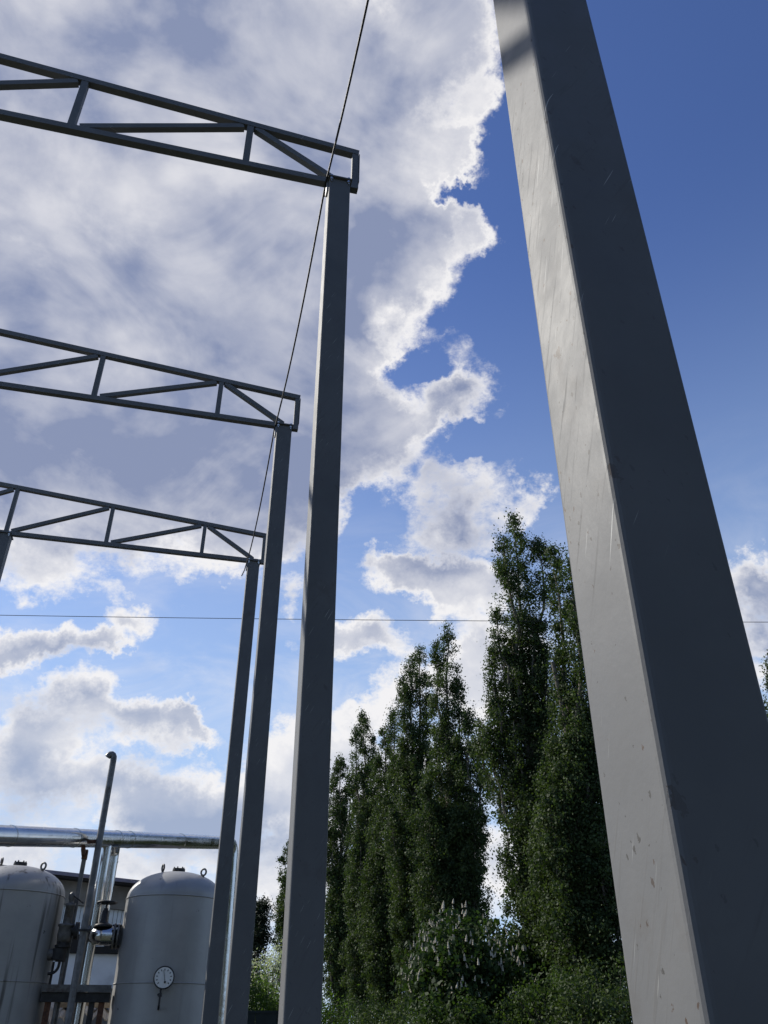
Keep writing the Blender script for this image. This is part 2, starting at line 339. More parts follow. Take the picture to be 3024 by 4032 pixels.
simple('dark_iron', (0.035, 0.035, 0.036), 0.55, 0.3, 0.4, 14, 0.1)
simple('old_iron', (0.15, 0.15, 0.145), 0.55, 0.3, 0.35, 12, 0.15, dirt=(0.07, 0.045, 0.03))
simple('rust', (0.13, 0.06, 0.035), 0.85, 0.0, 0.5, 18, 0.3)
simple('galvanised', (0.30, 0.30, 0.30), 0.42, 0.75, 0.2, 20)
simple('zinc_bolt', (0.55, 0.55, 0.53), 0.3, 0.9, 0.1, 20)
simple('vent_paint', (0.17, 0.17, 0.168), 0.5, 0.2, 0.3, 10, 0.1, dirt=(0.09, 0.075, 0.06))
k, b = simple('cladding', (0.62, 0.63, 0.63), 0.2, 1.0, 0.08, 4, 0.0)
oc = k.node('ShaderNodeTexCoord').outputs['Object']; nb, _c = k.noise(oc, 4.0, 3.0, 0.5)
bp = k.node('ShaderNodeBump', inp={'Strength': 0.25, 'Distance': 0.02, 'Height': nb}); k.l.new(bp.outputs[0], b.inputs['Normal'])
simple('cable_black', (0.02, 0.02, 0.021), 0.6, 0.2, 0.3, 40)
simple('concrete', (0.22, 0.215, 0.20), 0.9, 0, 0.25, 3, 0.3, dirt=(0.13, 0.125, 0.115))
simple('roof_felt', (0.03, 0.03, 0.034), 0.9, 0, 0.3, 5)
simple('flashing', (0.22, 0.21, 0.27), 0.4, 0.6, 0.15, 5)
simple('siding', (0.62, 0.70, 0.76), 0.45, 0.1, 0.10, 3)
simple('white_panel', (0.68, 0.74, 0.79), 0.6, 0, 0.08, 2, dirt=(0.45, 0.49, 0.53))
simple('near_black', (0.02, 0.02, 0.02), 0.9)  # near-black finish of the lintel and the wall behind the siding
simple('asbestos', (0.48, 0.44, 0.37), 0.9, 0, 0.2, 6, 0.3, dirt=(0.22, 0.20, 0.17))
simple('timber', (0.33, 0.27, 0.20), 0.85, 0, 0.25, 8, 0.2)
simple('fence_green', (0.02, 0.03, 0.026), 0.6, 0.1, 0.35, 3, 0.1)
simple('gauge_white', (0.78, 0.78, 0.75), 0.35, 0, 0.04, 9)
simple('wood_pole', (0.14, 0.11, 0.085), 0.9, 0, 0.3, 9, 0.3)
simple('porcelain', (0.6, 0.58, 0.55), 0.2)
simple('bark', (0.11, 0.095, 0.075), 0.95, 0, 0.45, 9, 0.5)
# ground: worn grass and gravel
k, b, _ = mat('ground'); oc = k.node('ShaderNodeTexCoord').outputs['Object']
g1, _c = k.noise(oc, 0.25, 8.0, 0.65); g2, _c = k.noise(oc, 9.0, 6.0, 0.7)
c = k.mix(k.rng(g1, 0.40, 0.58), k.mix(k.rng(g2, 0.3, 0.7), (0.020, 0.034, 0.012), (0.045, 0.062, 0.022)), k.mix(k.rng(g2, 0.3, 0.7), (0.045, 0.042, 0.036), (0.09, 0.085, 0.075)))
setv(k, b, Base_Color=c, Roughness=0.95); bp = k.node('ShaderNodeBump', inp={'Strength': 0.5, 'Distance': 0.05, 'Height': g2}); k.l.new(bp.outputs[0], b.inputs['Normal'])
def leaf_mat(name, dark, light, trans=0.3, rough=0.62):
    m = bpy.data.materials.new(name); m.use_nodes = True; t = m.node_tree; t.nodes.clear(); k = NT(t); M[name] = m
    a = k.node('ShaderNodeAttribute', attribute_name='leaf').outputs['Fac']
    c = k.mix(a, dark, light)
    b = k.node('ShaderNodeBsdfPrincipled', inp={'Base Color': c, 'Roughness': rough, 'Specular IOR Level': 0.22})
    tr = k.node('ShaderNodeBsdfTranslucent', inp={'Color': k.mix(1.0, c, (1.5, 1.7, 0.7), 'MULTIPLY')})
    ms = k.node('ShaderNodeMixShader', inp={0: trans, 1: b.outputs[0], 2: tr.outputs[0]})
    out = k.node('ShaderNodeOutputMaterial'); k.l.new(ms.outputs[0], out.inputs[0])
leaf_mat('poplar_leaf', (0.020, 0.038, 0.013), (0.078, 0.105, 0.036))
leaf_mat('chestnut_leaf', (0.016, 0.034, 0.010), (0.045, 0.075, 0.020))
leaf_mat('shrub_leaf', (0.024, 0.046, 0.011), (0.060, 0.090, 0.024), 0.35)
leaf_mat('willow_leaf', (0.036, 0.070, 0.012), (0.090, 0.135, 0.028), 0.4)
leaf_mat('conifer_leaf', (0.012, 0.020, 0.011), (0.030, 0.042, 0.020), 0.15)
leaf_mat('blossom_petal', (0.26, 0.29, 0.22), (0.58, 0.58, 0.54), 0.3)
simple('candle_flower', (0.40, 0.36, 0.27), 0.8, 0, 0.2, 30)

# ------------------------------------------------------------------ ground
g = MB().add([(-900, -900, 0), (900, -900, 0), (900, 1500, 0), (-900, 1500, 0)], [(0, 1, 2, 3)]).build('ground', 'ground')
tag(g, 'flat yard of worn grass and gravel under the steel frame', None, None, 'structure')

# ------------------------------------------------------------------ steel frame: columns and roof trusses
X0, Y0, BAY, CW = 0.593, 0.946, 3.460, 0.18
HT = CAM_H + 6.148                       # top of the columns
def column(x, y, label, bolts=True):
    t = thing('steel_column', (x+CW/2, y+CW/2, 0), label, 'column', 'square steel columns of the unfinished shed')
    m = MB(); m.rbox((x, y, 0.02), (x+CW, y+CW, HT), 0.014, 4); m.build('shaft', 'steel_paint', t)
    MB().box((x-.06, y-.06, 0.0), (x+CW+.06, y+CW+.06, .02)).build('base_plate', 'steel_paint', t)
    MB().box((x-.012, y-.022, HT+.0005), (x+CW+.012, y+CW+.022, HT+.014)).build('cap_plate', 'steel_paint', t)
    lg = MB().box((x-.016, y+.035, HT-.13), (x-.0005, y+.105, HT-.002)); lg.build('cable_lug', 'galvanised', t)
    for i, (bx, by) in enumerate(((x+.016, y-.006), (x+CW-.016, y-.006), (x+.016, y+CW+.006), (x+CW-.016, y+CW+.006))):
        q = MB(); q.tube([(bx, by, HT-.050), (bx, by, HT+.034)], .007, 8); q.tube([(bx, by, HT-.030), (bx, by, HT-.008)], .014, 6, smooth=False); q.tube([(bx, by, HT+.015), (bx, by, HT+.029)], .014, 6, smooth=False)
        q.build('bolt', 'zinc_bolt', t)
    for (bx, by) in ((x-.035, y-.035), (x+CW+.035, y+CW+.035)):
        MB().tube([(bx, by, .015), (bx, by, .06)], .010, 6).build('anchor_bolt', 'galvanised', t)
    return t
ordinal = ['huge foreground', 'second', 'third', 'farthest']
lab = ['large pale grey steel column in the right foreground, speckled with rust and scratches',
       'tall steel column carrying the nearest visible truss, middle of the picture',
       'slim steel column between the middle column and the last one of the row',
       'thinnest steel column of the right row, beside the silver tank and the cable end']
for i in range(4): column(X0, Y0+BAY*i, lab[i])
EX = X0-3.53-CW/2+.09-.0
labE = ['steel column of the left row beside the camera, under the nearest truss', 'steel column of the left row under the uppermost visible truss', 'steel column of the left row under the middle truss', 'steel column cut by the left edge, under the lowest truss']
for i in range(4): column(X0-3.53-CW/2, Y0+BAY*i, labE[i])
TM = 0.062                               # truss tube size
def truss(i, label):
    yb = Y0+BAY*i; yc = yb+CW/2; zb = HT+.0145
    t = thing('roof_truss', (X0+CW/2, yc, zb), label, 'truss', 'welded roof trusses of the unfinished shed')
    top = lambda x: HT+.55-.085*(x-.26)
    xl = -6.35
    def seg(name, p0, p1, w=TM, h=TM):
        MB().bar((X0+p0[0], yc, p0[1]), (X0+p1[0], yc, p1[1]), w, h).build(name, 'steel_paint', t)
    zc = zb+TM/2
    MB().box((X0+xl, yc-TM/2, zb), (X0+.26, yc+TM/2, zb+TM)).build('bottom_chord', 'steel_paint', t)
    sl = math.atan(.085); dz = TM/2/math.cos(sl)
    seg('top_chord', (xl, top(xl)-dz), (.26, top(.26)-dz))
    q = TM-.006
    def vert(x, w=q):
        MB().box((X0+x-w/2, yc-q/2, zb+TM+.0005), (X0+x+w/2, yc+q/2, top(x)-2*dz-abs(.085)*w/2)).build('vertical_strut', 'steel_paint', t)
    vert(.26-TM/2); vert(-.71); vert(-2.12); vert(-3.53); vert(-4.94); vert(xl+TM/2)
    MB().box((X0+.2605, yc-TM/2+.004, zb+.10), (X0+.268, yc+TM/2-.004, top(.26)-.05)).build('end_plate', 'steel_paint', t)
    seg('diagonal_brace', (-.71+.05, top(-.68)-2*dz-.004), (.075, zb+TM+.004), q-.002, q-.004)
    for a in (-.71, -2.12, -3.53, -4.94):
        b_ = a-1.41
        seg('diagonal_brace', (b_+.07, zb+TM+.010), (a-.06, top(a-.03)-2*dz-.012), q-.002, q-.004)
    return t
labT = ['steel roof truss overhead, resting on the big foreground column', 'uppermost visible grey steel truss, running off the top left', 'middle one of the three grey steel trusses at the left', 'lowest and smallest of the three grey steel trusses, ending at the left column']
for i in range(4): truss(i, labT[i])
# black cable strung from column head to column head
pts = []
xs = X0-.022
heads = [(Y0+.07, HT-.02), (Y0+BAY+.07, HT+.02), (Y0+2*BAY+.07, HT-.02), (Y0+3*BAY+.07, HT-.05)]
for (ya, za), (yb_, zb_) in zip(heads[:-1], heads[1:]):
    for j in range(24):
        u = j/24; pts.append((xs+.006*math.sin(3*u), ya+(yb_-ya)*u, za+(zb_-za)*u-.20*4*u*(1-u)))
pts += [(xs, heads[3][0], heads[3][1]), (xs-.012, heads[3][0]+.05, heads[3][1]-.06), (xs-.05, heads[3][0]-.06, heads[3][1]-.22)]
cable = MB().tube(pts, .0085, 8).build('stranded_cable', 'cable_black', None, (xs, Y0, 0))
tag(cable, 'black cable strung along the column heads from the top edge to the farthest column', 'cable')

# ------------------------------------------------------------------ power line far behind
def power_line():
    d = 27.0
    a, c = azel(0, 1332*D2S), azel(1659*D2S, 1347*D2S)
    # a straight span at right angles to the view, one pole at each end well outside the frame
    P = []
    for ae in (a, c):
        h = d/math.cos(ae[0]-YAW); P.append(Vector((h*math.sin(ae[0]), h*math.cos(ae[0]), CAM_H+h*math.tan(ae[1]))))
    v = P[1]-P[0]; e0, e1 = P[0]-v*0.55, P[1]+v*0.55
    m = MB(); pts = []
    for i in range(49):
        u = i/48; q = e0.lerp(e1, u); pts.append((q.x, q.y, q.z+.25-1.0*4*u*(1-u)*.25))
    m.tube(pts, .011, 6); w = m.build('overhead_wire', 'cable_black', None, tuple(e0)); tag(w, 'thin overhead wire crossing the whole picture behind the columns', 'wire')
    for e in (e0, e1):
        zt = e.z+.25
        t = thing('utility_pole', (e.x, e.y+.0, 0), ('wooden pole carrying the left end of the overhead wire' if e is e0 else 'wooden pole carrying the right end of the overhead wire'), 'pole', 'poles of the overhead wire')
        MB().tube([(e.x, e.y, 0), (e.x, e.y, zt-.16)], [.15, .10], 12).build('shaft', 'wood_pole', t)
        MB().lathe((e.x, e.y, zt-.16), [(.02, 0), (.05, .02), (.035, .06), (.055, .09), (.03, .15)], 12).build('insulator', 'porcelain', t)
power_line()

# ------------------------------------------------------------------ silver pressure tanks
TY, TR = 13.0, 0.66
def tank(cx, label, mt, seams, gauge):
    t = thing('pressure_tank', (cx, TY, 0), label, 'tank', 'silver pressure tanks')
    zs, zt = 3.16, 3.53; prof = [(.05, .62), (.35, .66), (.58, .78), (TR, 1.0)]+[(TR, z) for z in (1.5, 2.0, 2.5, zs)]
    for i in range(1, 15):
        a = R(90*i/14.5); prof.append((TR*math.cos(a)**.92, zs+(zt-zs)*math.sin(a)))
    MB().lathe((cx, TY, 0), prof, 64).build('shell', mt, t)
    for z in seams: MB().torus((cx, TY, z), (0, 0, 1), TR+.001, .009, 64, 6).build('weld_seam', mt, t)
    fl = MB().tube([(cx, TY, zt-.03), (cx, TY, zt+.012)], .05, 20); fl.tube([(cx, TY, zt+.012), (cx, TY, zt+.030)], .088, 24); fl.tube([(cx, TY, zt+.0305), (cx, TY, zt+.048)], .086, 24)
    f = fl.build('top_flange', 'dark_iron', t)
    for i in range(6):
        a = R(60*i+12); MB().tube([(cx+.068*math.cos(a), TY+.068*math.sin(a), zt+.005), (cx+.068*math.cos(a), TY+.068*math.sin(a), zt+.068)], .010, 6).sub('bolt', 'dark_iron', f)
    for az_ in (-148, -38, 88):
        a = R(az_); rr = .43 if az_ != -148 else .26
        # height of the dome at rr
        co = (rr/TR)**(1/.92); zz = zs+(zt-zs)*math.sin(math.acos(co)); dx, dy = math.cos(a), math.sin(a)
        q = MB().torus((cx+dx*rr, TY+dy*rr, zz+.058), (-dy, dx, 0) if az_ != -148 else (.94, .34, 0), .042, .013, 20, 8); q.box((cx+dx*rr-.016, TY+dy*rr-.016, zz-.02), (cx+dx*rr+.016, TY+dy*rr+.016, zz+.025))
        q.build('lifting_lug', 'old_iron', t)
    for az_ in (45, 135, 225, 315):
        a = R(az_); MB().tube([(cx+.52*math.cos(a), TY+.52*math.sin(a), 0), (cx+.52*math.cos(a), TY+.52*math.sin(a), .86)], .05, 12).build('leg', 'old_iron', t)
    if gauge:
        gx, gz, yf = cx-.03, 2.19, TY-TR-.115
        gp = MB().tube([(gx, yf+.05, gz), (gx, yf, gz)], .123, 36).build('gauge_case', 'dark_iron', t)
        MB().torus((gx, yf, gz), (0, 1, 0), .122, .0085, 40, 8).sub('bezel', 'dark_iron', gp)
        MB().tube([(gx, yf-.0005, gz), (gx, yf-.004, gz)], .115, 36).sub('dial', 'gauge_white', gp)
        for i in range(11):
            a = R(225-27*i); q = MB(); ca, sa = math.cos(a), math.sin(a)
            q.bar((gx+.078*ca, yf-.0055, gz+.078*sa), (gx+.097*ca, yf-.0055, gz+.097*sa), .010, .002); q.sub('tick_mark', 'dark_iron', gp)
        a = R(104); q = MB().bar((gx+.018, yf-.009, gz-.05), (gx+.018+.125*math.cos(a), yf-.009, gz-.05+.135*math.sin(a)), .005, .003); q.tube([(gx+.018, yf-.005, gz-.05), (gx+.018, yf-.013, gz-.05)], .013, 12); q.sub('needle', 'dark_iron', gp)
        q = MB().tube([(gx-.02, yf+.025, gz-.12), (gx-.02, yf+.025, gz-.30)], .012, 8); q.tube([(gx-.02, yf+.025, gz-.17), (gx-.02, yf+.025, gz-.21)], .024, 8); q.tube([(gx-.055, yf+.02, gz-.185), (gx-.01, yf+.02, gz-.19)], .010, 8)
        q.tube([(gx-.02, yf+.025, gz-.30), (gx-.02, yf+.05, gz-.33), (gx-.02, TY-TR+.02, gz-.34)], .014, 8); q.build('gauge_pipe', 'dark_iron', t)
    return t
tank(.145, 'silver pressure tank with a round white dial gauge, between the pipes and the columns', 'tank_paint', (3.16, 2.14), True)
tank(-1.985, 'dark-streaked silver pressure tank cut by the left edge', 'tank_streaked', (3.16, 2.14), False)

# ------------------------------------------------------------------ clad pipework
def pipe(name, label, cat, pts, r, bands, matn='cladding', group=None, n=20, base=None):
    t = thing(name, base or pts[-1], label, cat, group)
    MB().tube(pts, r, n).build('pipe_run', matn, t)
    P = [Vector(q) for q in pts]; ln = [0]
    for a, c in zip(P[:-1], P[1:]): ln.append(ln[-1]+(c-a).length)
    for s_ in bands:
        for i in range(len(P)-1):
            if ln[i] <= s_ <= ln[i+1]:
                d = (P[i+1]-P[i]).normalized(); q = P[i]+d*(s_-ln[i]); MB().tube([q-d*.012, q+d*.012], r+.005, n).build('joint_band', matn, t); break
    return t
def bend(a, b_, c, r, n=6):          # rounded corner at b
    a, b_, c = Vector(a), Vector(b_), Vector(c); u = (a-b_).normalized(); v = (c-b_).normalized(); p0, p1 = b_+u*r, b_+v*r
    return [tuple((1-s)**2*p0+2*s*(1-s)*b_+s*s*p1) for s in [i/n for i in range(n+1)]]
# main header: its girth in the photo shows it running away from the camera to the right
HL, HR = Vector(atY(0, 3290, 10.9)), Vector(atY(905, 3318, 16.9)); hd = (HR-HL).normalized(); H0 = HL-hd*2.2
HRAD = 0.118
dn = Vector(atY(918, 3420, 17.1)); drop = Vector((dn.x, dn.y, .4))
pts = [tuple(H0)]+bend(H0, HR+hd*.12, (dn.x, dn.y, 3.0), .22)+[tuple(drop)]
L_ = (HR-H0).length
hp = pipe('clad_header_pipe', 'long shiny aluminium-clad pipe crossing above the silver tanks', 'pipe', pts, HRAD, [2.2+L_*f for f in (.02, .17, .29, .33, .52)]+[L_+1.2, L_+2.2, L_+3.2], base=(drop.x, drop.y, 0))
def on_header(px):                    # point of the header axis above a photo column
    best = None
    for i in range(400):
        q = HL+(HR-HL)*(i/399); d = np.array(q)-np.array([0, 0, CAM_H]); x = 1512+F_PX*(d@RT)/(d@FW)
        if best is None or abs(x-px) < best[0]: best = (abs(x-px), q)
    return best[1]
q1, q2 = on_header(424), on_header(455)
e1 = Vector(atY(412, 3340, q1.y)); 
pipe('clad_riser_pipe', 'shiny clad riser pipe just right of the tall grey vent pipe', 'pipe', [(q1.x, q1.y, q1.z-.02), (q1.x, q1.y, .0)], .074, [.55, 1.05, 1.85], group='clad pipes dropping from the header', base=(q1.x, q1.y, 0))
e2 = atY(448, 3341, q2.y+.3); el_ = [tuple(q2)]+bend(q2, (e2[0], e2[1], q2.z-.10), (e2[0], e2[1], 2.0), .10)+[(e2[0], e2[1], 2.62)]
pipe('clad_elbow_pipe', 'shiny clad pipe dropping from an elbow behind the handwheel valve', 'pipe', el_, .088, [.45, .85], group='clad pipes dropping from the header', base=(e2[0], e2[1], 0))
# vent pipe with hooked top
vp = Vector(atY(446, 2995, 12.35)); vx, vy, vz = vp.x, vp.y, atY(441, 2961, 12.35)[2]
hook = [(vx, vy, .25), (vx, vy, vz-.09)]+[(vx-.040+.040*math.cos(a), vy, vz-.085+.055*math.sin(a)) for a in (R(20), R(50), R(80), R(110), R(140))]+[(vx-.085, vy, vz-.075)]
t = thing('vent_pipe', (vx, vy, 0), 'tall slender grey vent pipe with a hooked top, rising above the tanks', 'pipe')
MB().tube(hook, .043, 14).build('pipe_run', 'vent_paint', t)
MB().tube([(vx, vy, vz-.95), (vx, vy, vz-.93)], .045, 14).build('weld_ring', 'vent_paint', t)
MB().tube([(vx, vy, 2.70), (vx, vy, 2.72)], .085, 16).build('flange', 'dark_iron', t)
MB().tube([(vx, vy, .0), (vx, vy, .25)], .09, 14).build('foot', 'old_iron', t)
# rusty bracket and post that carry the header
bq = on_header(345); hq = bq.copy(); pq = atY(338, 3345, bq.y+.32); bq = Vector((pq[0], pq[1], hq.z)); t = thing('pipe_support_post', (bq.x, bq.y, 0), 'thin grey post with a rusty bracket holding the clad header pipe', 'post')
MB().box((bq.x-.028, bq.y-.028, 0), (bq.x+.028, bq.y+.028, bq.z-HRAD-.10)).build('post', 'vent_paint', t)
MB().box((bq.x-.035, bq.y-.05, bq.z-HRAD-.10), (bq.x+.035, bq.y+.05, bq.z-HRAD+.02)).build('head_plate', 'rust', t)
MB().bar((bq.x-.02, bq.y+.02, bq.z-HRAD-.03), (hq.x-.02, hq.y-.17, hq.z-HRAD-.03), .05, .05, (0, 0, 1)).build('bracket', 'rust', t); MB().bar((hq.x-.05, hq.y-.145, hq.z-.085), (hq.x+.2, hq.y-.155, hq.z-.05), .04, .04).build('clip', 'rust', t)

# safety valve on the streaked tank
sv = atY(258, 3664, 12.75); sx, sy_, sz = sv
t = thing('safety_valve', (sx, sy_, sz-.5), 'dark iron safety valve with a lever, beside the streaked tank', 'valve')
MB().lathe((sx, sy_, sz-.14), [(.05, 0), (.085, .02), (.095, .10), (.09, .18), (.105, .19), (.105, .215), (.06, .22)], 20).build('body', 'old_iron', t)
MB().lathe((sx+.005, sy_, sz+.08), [(.058, 0), (.058, .20), (.066, .205), (.066, .24), (.030, .245), (.030, .28), (.042, .30), (.045, .345), (.030, .37), (.012, .385)], 18).build('spring_housing', 'old_iron', t)
MB().tube([(sx+.02, sy_-.03, sz+.42), (sx+.17, sy_-.05, sz+.325)], .010, 8).build('lever', 'dark_iron', t)
q = MB().tube([(sx+.05, sy_, sz), (sx+.16, sy_, sz)], .06, 16); q.tube([(sx+.115, sy_, sz), (sx+.14, sy_, sz)], .105, 20); q.tube([(sx+.142, sy_, sz), (sx+.165, sy_, sz)], .105, 20); q.build('outlet_flange', 'dark_iron', t)
MB().tube(bend((sx+.16, sy_, sz), (vx+.0, sy_-.0, sz+.01), (vx, vy, sz+.2), .05), .05, 12).build('outlet_elbow', 'vent_paint', t)
q = MB().tube([(sx, sy_, sz-.36), (sx, sy_, sz-.13)], .06, 14); q.tube([(sx, sy_, sz-.20), (sx, sy_, sz-.17)], .10, 18); q.tube([(sx-.03, sy_, sz-.34), (sx-.03, sy_, sz-.21)], .085, 14); q.build('inlet_block', 'dark_iron', t)
MB().tube([(sx-.03, sy_, sz-.28), (sx-.25, sy_+.08, sz-.28)], .07, 14).build('inlet_nozzle', 'old_iron', t)
q = MB().tube(bend((sx-.0, sy_-.02, sz-.33), (sx-.0, sy_-.02, sz-.50), (sx-.20, sy_-.02, sz-.50), .12), .018, 10); q.tube([(sx-.0, sy_-.02, sz-.30), (sx, sy_-.02, sz-.38)], .018, 10); q.build('drain_hose', 'dark_iron', t)
for (dx, nm) in ((-.075, 'thin dark drain pipe close to the streaked tank'), (.045, 'thin grey standpipe under the safety valve')):
    t2 = MB().tube([(sx+dx, sy_+.03, .0), (sx+dx, sy_+.03, sz-.36)], .022 if dx > 0 else .016, 10).build('drain_pipe', 'vent_paint' if dx > 0 else 'dark_iron', None, (sx+dx, sy_+.03, 0)); tag(t2, nm, 'pipe')

# gate valve with handwheel on the gauge tank
gx, gy, gz = atY(404, 3685, 12.9)
t = thing('gate_valve', (gx, gy, gz-.2), 'shiny clad valve with a black handwheel, joined to the gauge tank', 'valve')
q = MB().tube(bend((e2[0], e2[1], gz-.02), (gx-.08, gy, gz), (gx+.14, gy, gz), .11), .112, 20); q.tube([(gx-.005, gy, gz), (gx+.125, gy, gz)], .115, 24); q.build('clad_body', 'cladding', t)
MB().tube([(gx+.055, gy, gz), (gx+.065, gy, gz)], .118, 24).build('cladding_band', 'cladding', t)
for i, xx in enumerate((gx+.135, gx+.185)):
    f = MB().tube([(xx, gy, gz), (xx+.024, gy, gz)], .155, 28).build('flange', 'old_iron', t)
    for j in range(8):
        a = R(45*j+20); MB().tube([(xx-.022, gy+.133*math.cos(a), gz+.133*math.sin(a)), (xx+.045, gy+.133*math.cos(a), gz+.133*math.sin(a))], .012, 6).sub('bolt', 'dark_iron', f)
MB().tube([(gx+.209, gy, gz), (-.47, TY-.05, gz)], .115, 24).build('nozzle', 'tank_paint', t)
q = MB().lathe((gx-.01, gy, gz+.105), [(.12, 0), (.125, .02), (.10, .035), (.062, .05), (.045, .075), (.042, .20), (.028, .205), (.028, .23)], 18); q.build('bonnet', 'dark_iron', t)
w = MB().torus((gx-.01, gy, gz+.405), (0, 0, 1), .120, .014, 32, 8).build('handwheel', 'dark_iron', t)
for j in range(4):
    a = R(90*j+30); MB().tube([(gx-.01, gy, gz+.398), (gx-.01+.118*math.cos(a), gy+.118*math.sin(a), gz+.404)], .010, 6).sub('spoke', 'dark_iron', w)
MB().tube([(gx-.01, gy, gz+.32), (gx-.01, gy, gz+.43)], .013, 8).build('stem', 'dark_iron', t)

# pipe rack between the tanks
bz = 2.07; t = thing('pipe_rack', (-.95, 12.72, 0), 'dark steel beam on two legs between the tanks', 'rack')
MB().box((-1.36, 12.66, bz-.03), (-.52, 12.70, bz+.05)).build('beam', 'old_iron', t)
MB().box((-1.36, 12.702, bz-.14), (-.52, 12.86, bz-.032)).build('channel', 'dark_iron', t)
for lx, mt_ in ((-.735, 'dark_iron'), (-.615, 'rust')):
    MB().box((lx-.035, 12.74, 0), (lx+.035, 12.81, bz-.1405)).build('leg', mt_, t)
MB().box((-1.30, 12.74, 0), (-1.23, 12.81, bz-.1405)).build('leg', 'rust', t)
for i, xx in enumerate((-1.13, -.82)):
    pass
# corrugated lean-to roof low behind the rack
def corrugated(name, x0, x1, y0, y1, z0, z1, amp, pitch, mt, parent):
    n = int((x1-x0)/pitch*8); vs = []; fs = []
    for j, (yy, zz) in enumerate(((y0, z0), (y1, z1))):
        for i in range(n+1):
            x = x0+(x1-x0)*i/n; h = amp*math.cos(2*math.pi*(x-x0)/pitch); vs.append((x, yy, zz+h))
    for i in range(n): fs.append((i, i+1, n+2+i, n+1+i))
    m = MB(); m.add(vs, fs, True); m.add([(x, y, z-.012) for x, y, z in vs], [tuple(reversed(f)) for f in fs], True)
    m.add([vs[i] for i in range(n+1)]+[(x, y, z-.012) for x, y, z in vs[:n+1]], [(i+1, i, n+1+i, n+2+i) for i in range(n)])
    return m.build(name, mt, parent)
t = thing('lean_to_roof', (-.95, 13.7, 0), 'sunlit corrugated sheet roof of a low lean-to between the tanks', 'roof')
corrugated('roof_sheet', -1.75, -1.02, 13.55, 14.4, 1.74, 1.98, .045, .2, 'asbestos', t)
corrugated('roof_sheet', -1.06, -.2, 13.56, 14.4, 1.79, 2.03, .045, .2, 'asbestos', t)
MB().box((-1.25, 13.86, 1.895), (-.45, 13.98, 1.985)).build('board', 'timber', t)
MB().box((-1.75, 13.62, 0), (-.2, 13.70, 1.70)).build('wall', 'concrete', t)

# ------------------------------------------------------------------ workshop building behind the tanks
BY = 15.5; t = thing('workshop', (-2.9, BY+3, 0), 'low workshop with ribbed pale-blue siding and a dark roof edge behind the tanks', 'building')
rz = lambda x: 3.80-.072*(x+1.78)
xa, xb = -7.0, 0.90
def slab(name, y0, y1, zlo, zhi, mt, x0=xa, x1=xb):      # a slab that follows the fall of the roof
    vs = [(x, y, rz(x)+z) for x in (x0, x1) for y in (y0, y1) for z in (zlo, zhi)]
    return MB().add(vs, [(0, 1, 3, 2), (4, 6, 7, 5), (0, 4, 5, 1), (2, 3, 7, 6), (0, 2, 6, 4), (1, 5, 7, 3)]).build(name, mt, t)
rf = slab('roof', BY-.30, BY+7, -.075, -.015, 'roof_felt', xa-.2, xb+.1)
slab('flashing', BY-.335, BY-.302, -.045, .01, 'flashing', xa-.2, xb+.1)
slab('fascia', BY-.06, BY+.2, -.42, -.077, 'concrete')
MB().box((xa, BY+.005, 0), (xb, BY+6.5, 2.20)).build('wall', 'concrete', t)
MB().box((xa, BY-.03, 2.19), (xb-.1, BY+.004, 2.66)).build('panel', 'white_panel', t)
MB().box((xa, BY+.02, 2.201), (xb, BY+6.5, 2.93)).build('wall', 'concrete', t)
MB().box((xa, BY-.10, 2.665), (xb-.05, BY+.018, 2.925)).build('lintel', 'near_black', t)
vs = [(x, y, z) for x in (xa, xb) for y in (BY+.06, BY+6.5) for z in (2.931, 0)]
m = MB(); m.add([(xa, BY+.06, 2.931), (xa, BY+6.5, 2.931), (xa, BY+.06, rz(xa)-.43), (xa, BY+6.5, rz(xa)-.43), (xb, BY+.06, 2.931), (xb, BY+6.5, 2.931), (xb, BY+.06, rz(xb)-.43), (xb, BY+6.5, rz(xb)-.43)], [(0, 1, 3, 2), (4, 6, 7, 5), (0, 4, 5, 1), (2, 3, 7, 6), (0, 2, 6, 4), (1, 5, 7, 3)]); m.build('wall', 'near_black', t)
wS = .065; x = -2.6
while x < xb-.05:
    MB().add([(x+dx, y, z) for dx in (0.004, wS-.004) for y in (BY+.01, BY+.05) for z in (2.927, rz(x+dx)-.425)], [(0, 1, 3, 2), (4, 6, 7, 5), (0, 4, 5, 1), (2, 3, 7, 6), (0, 2, 6, 4), (1, 5, 7, 3)]).build('siding_strip', 'siding', t); x += wS

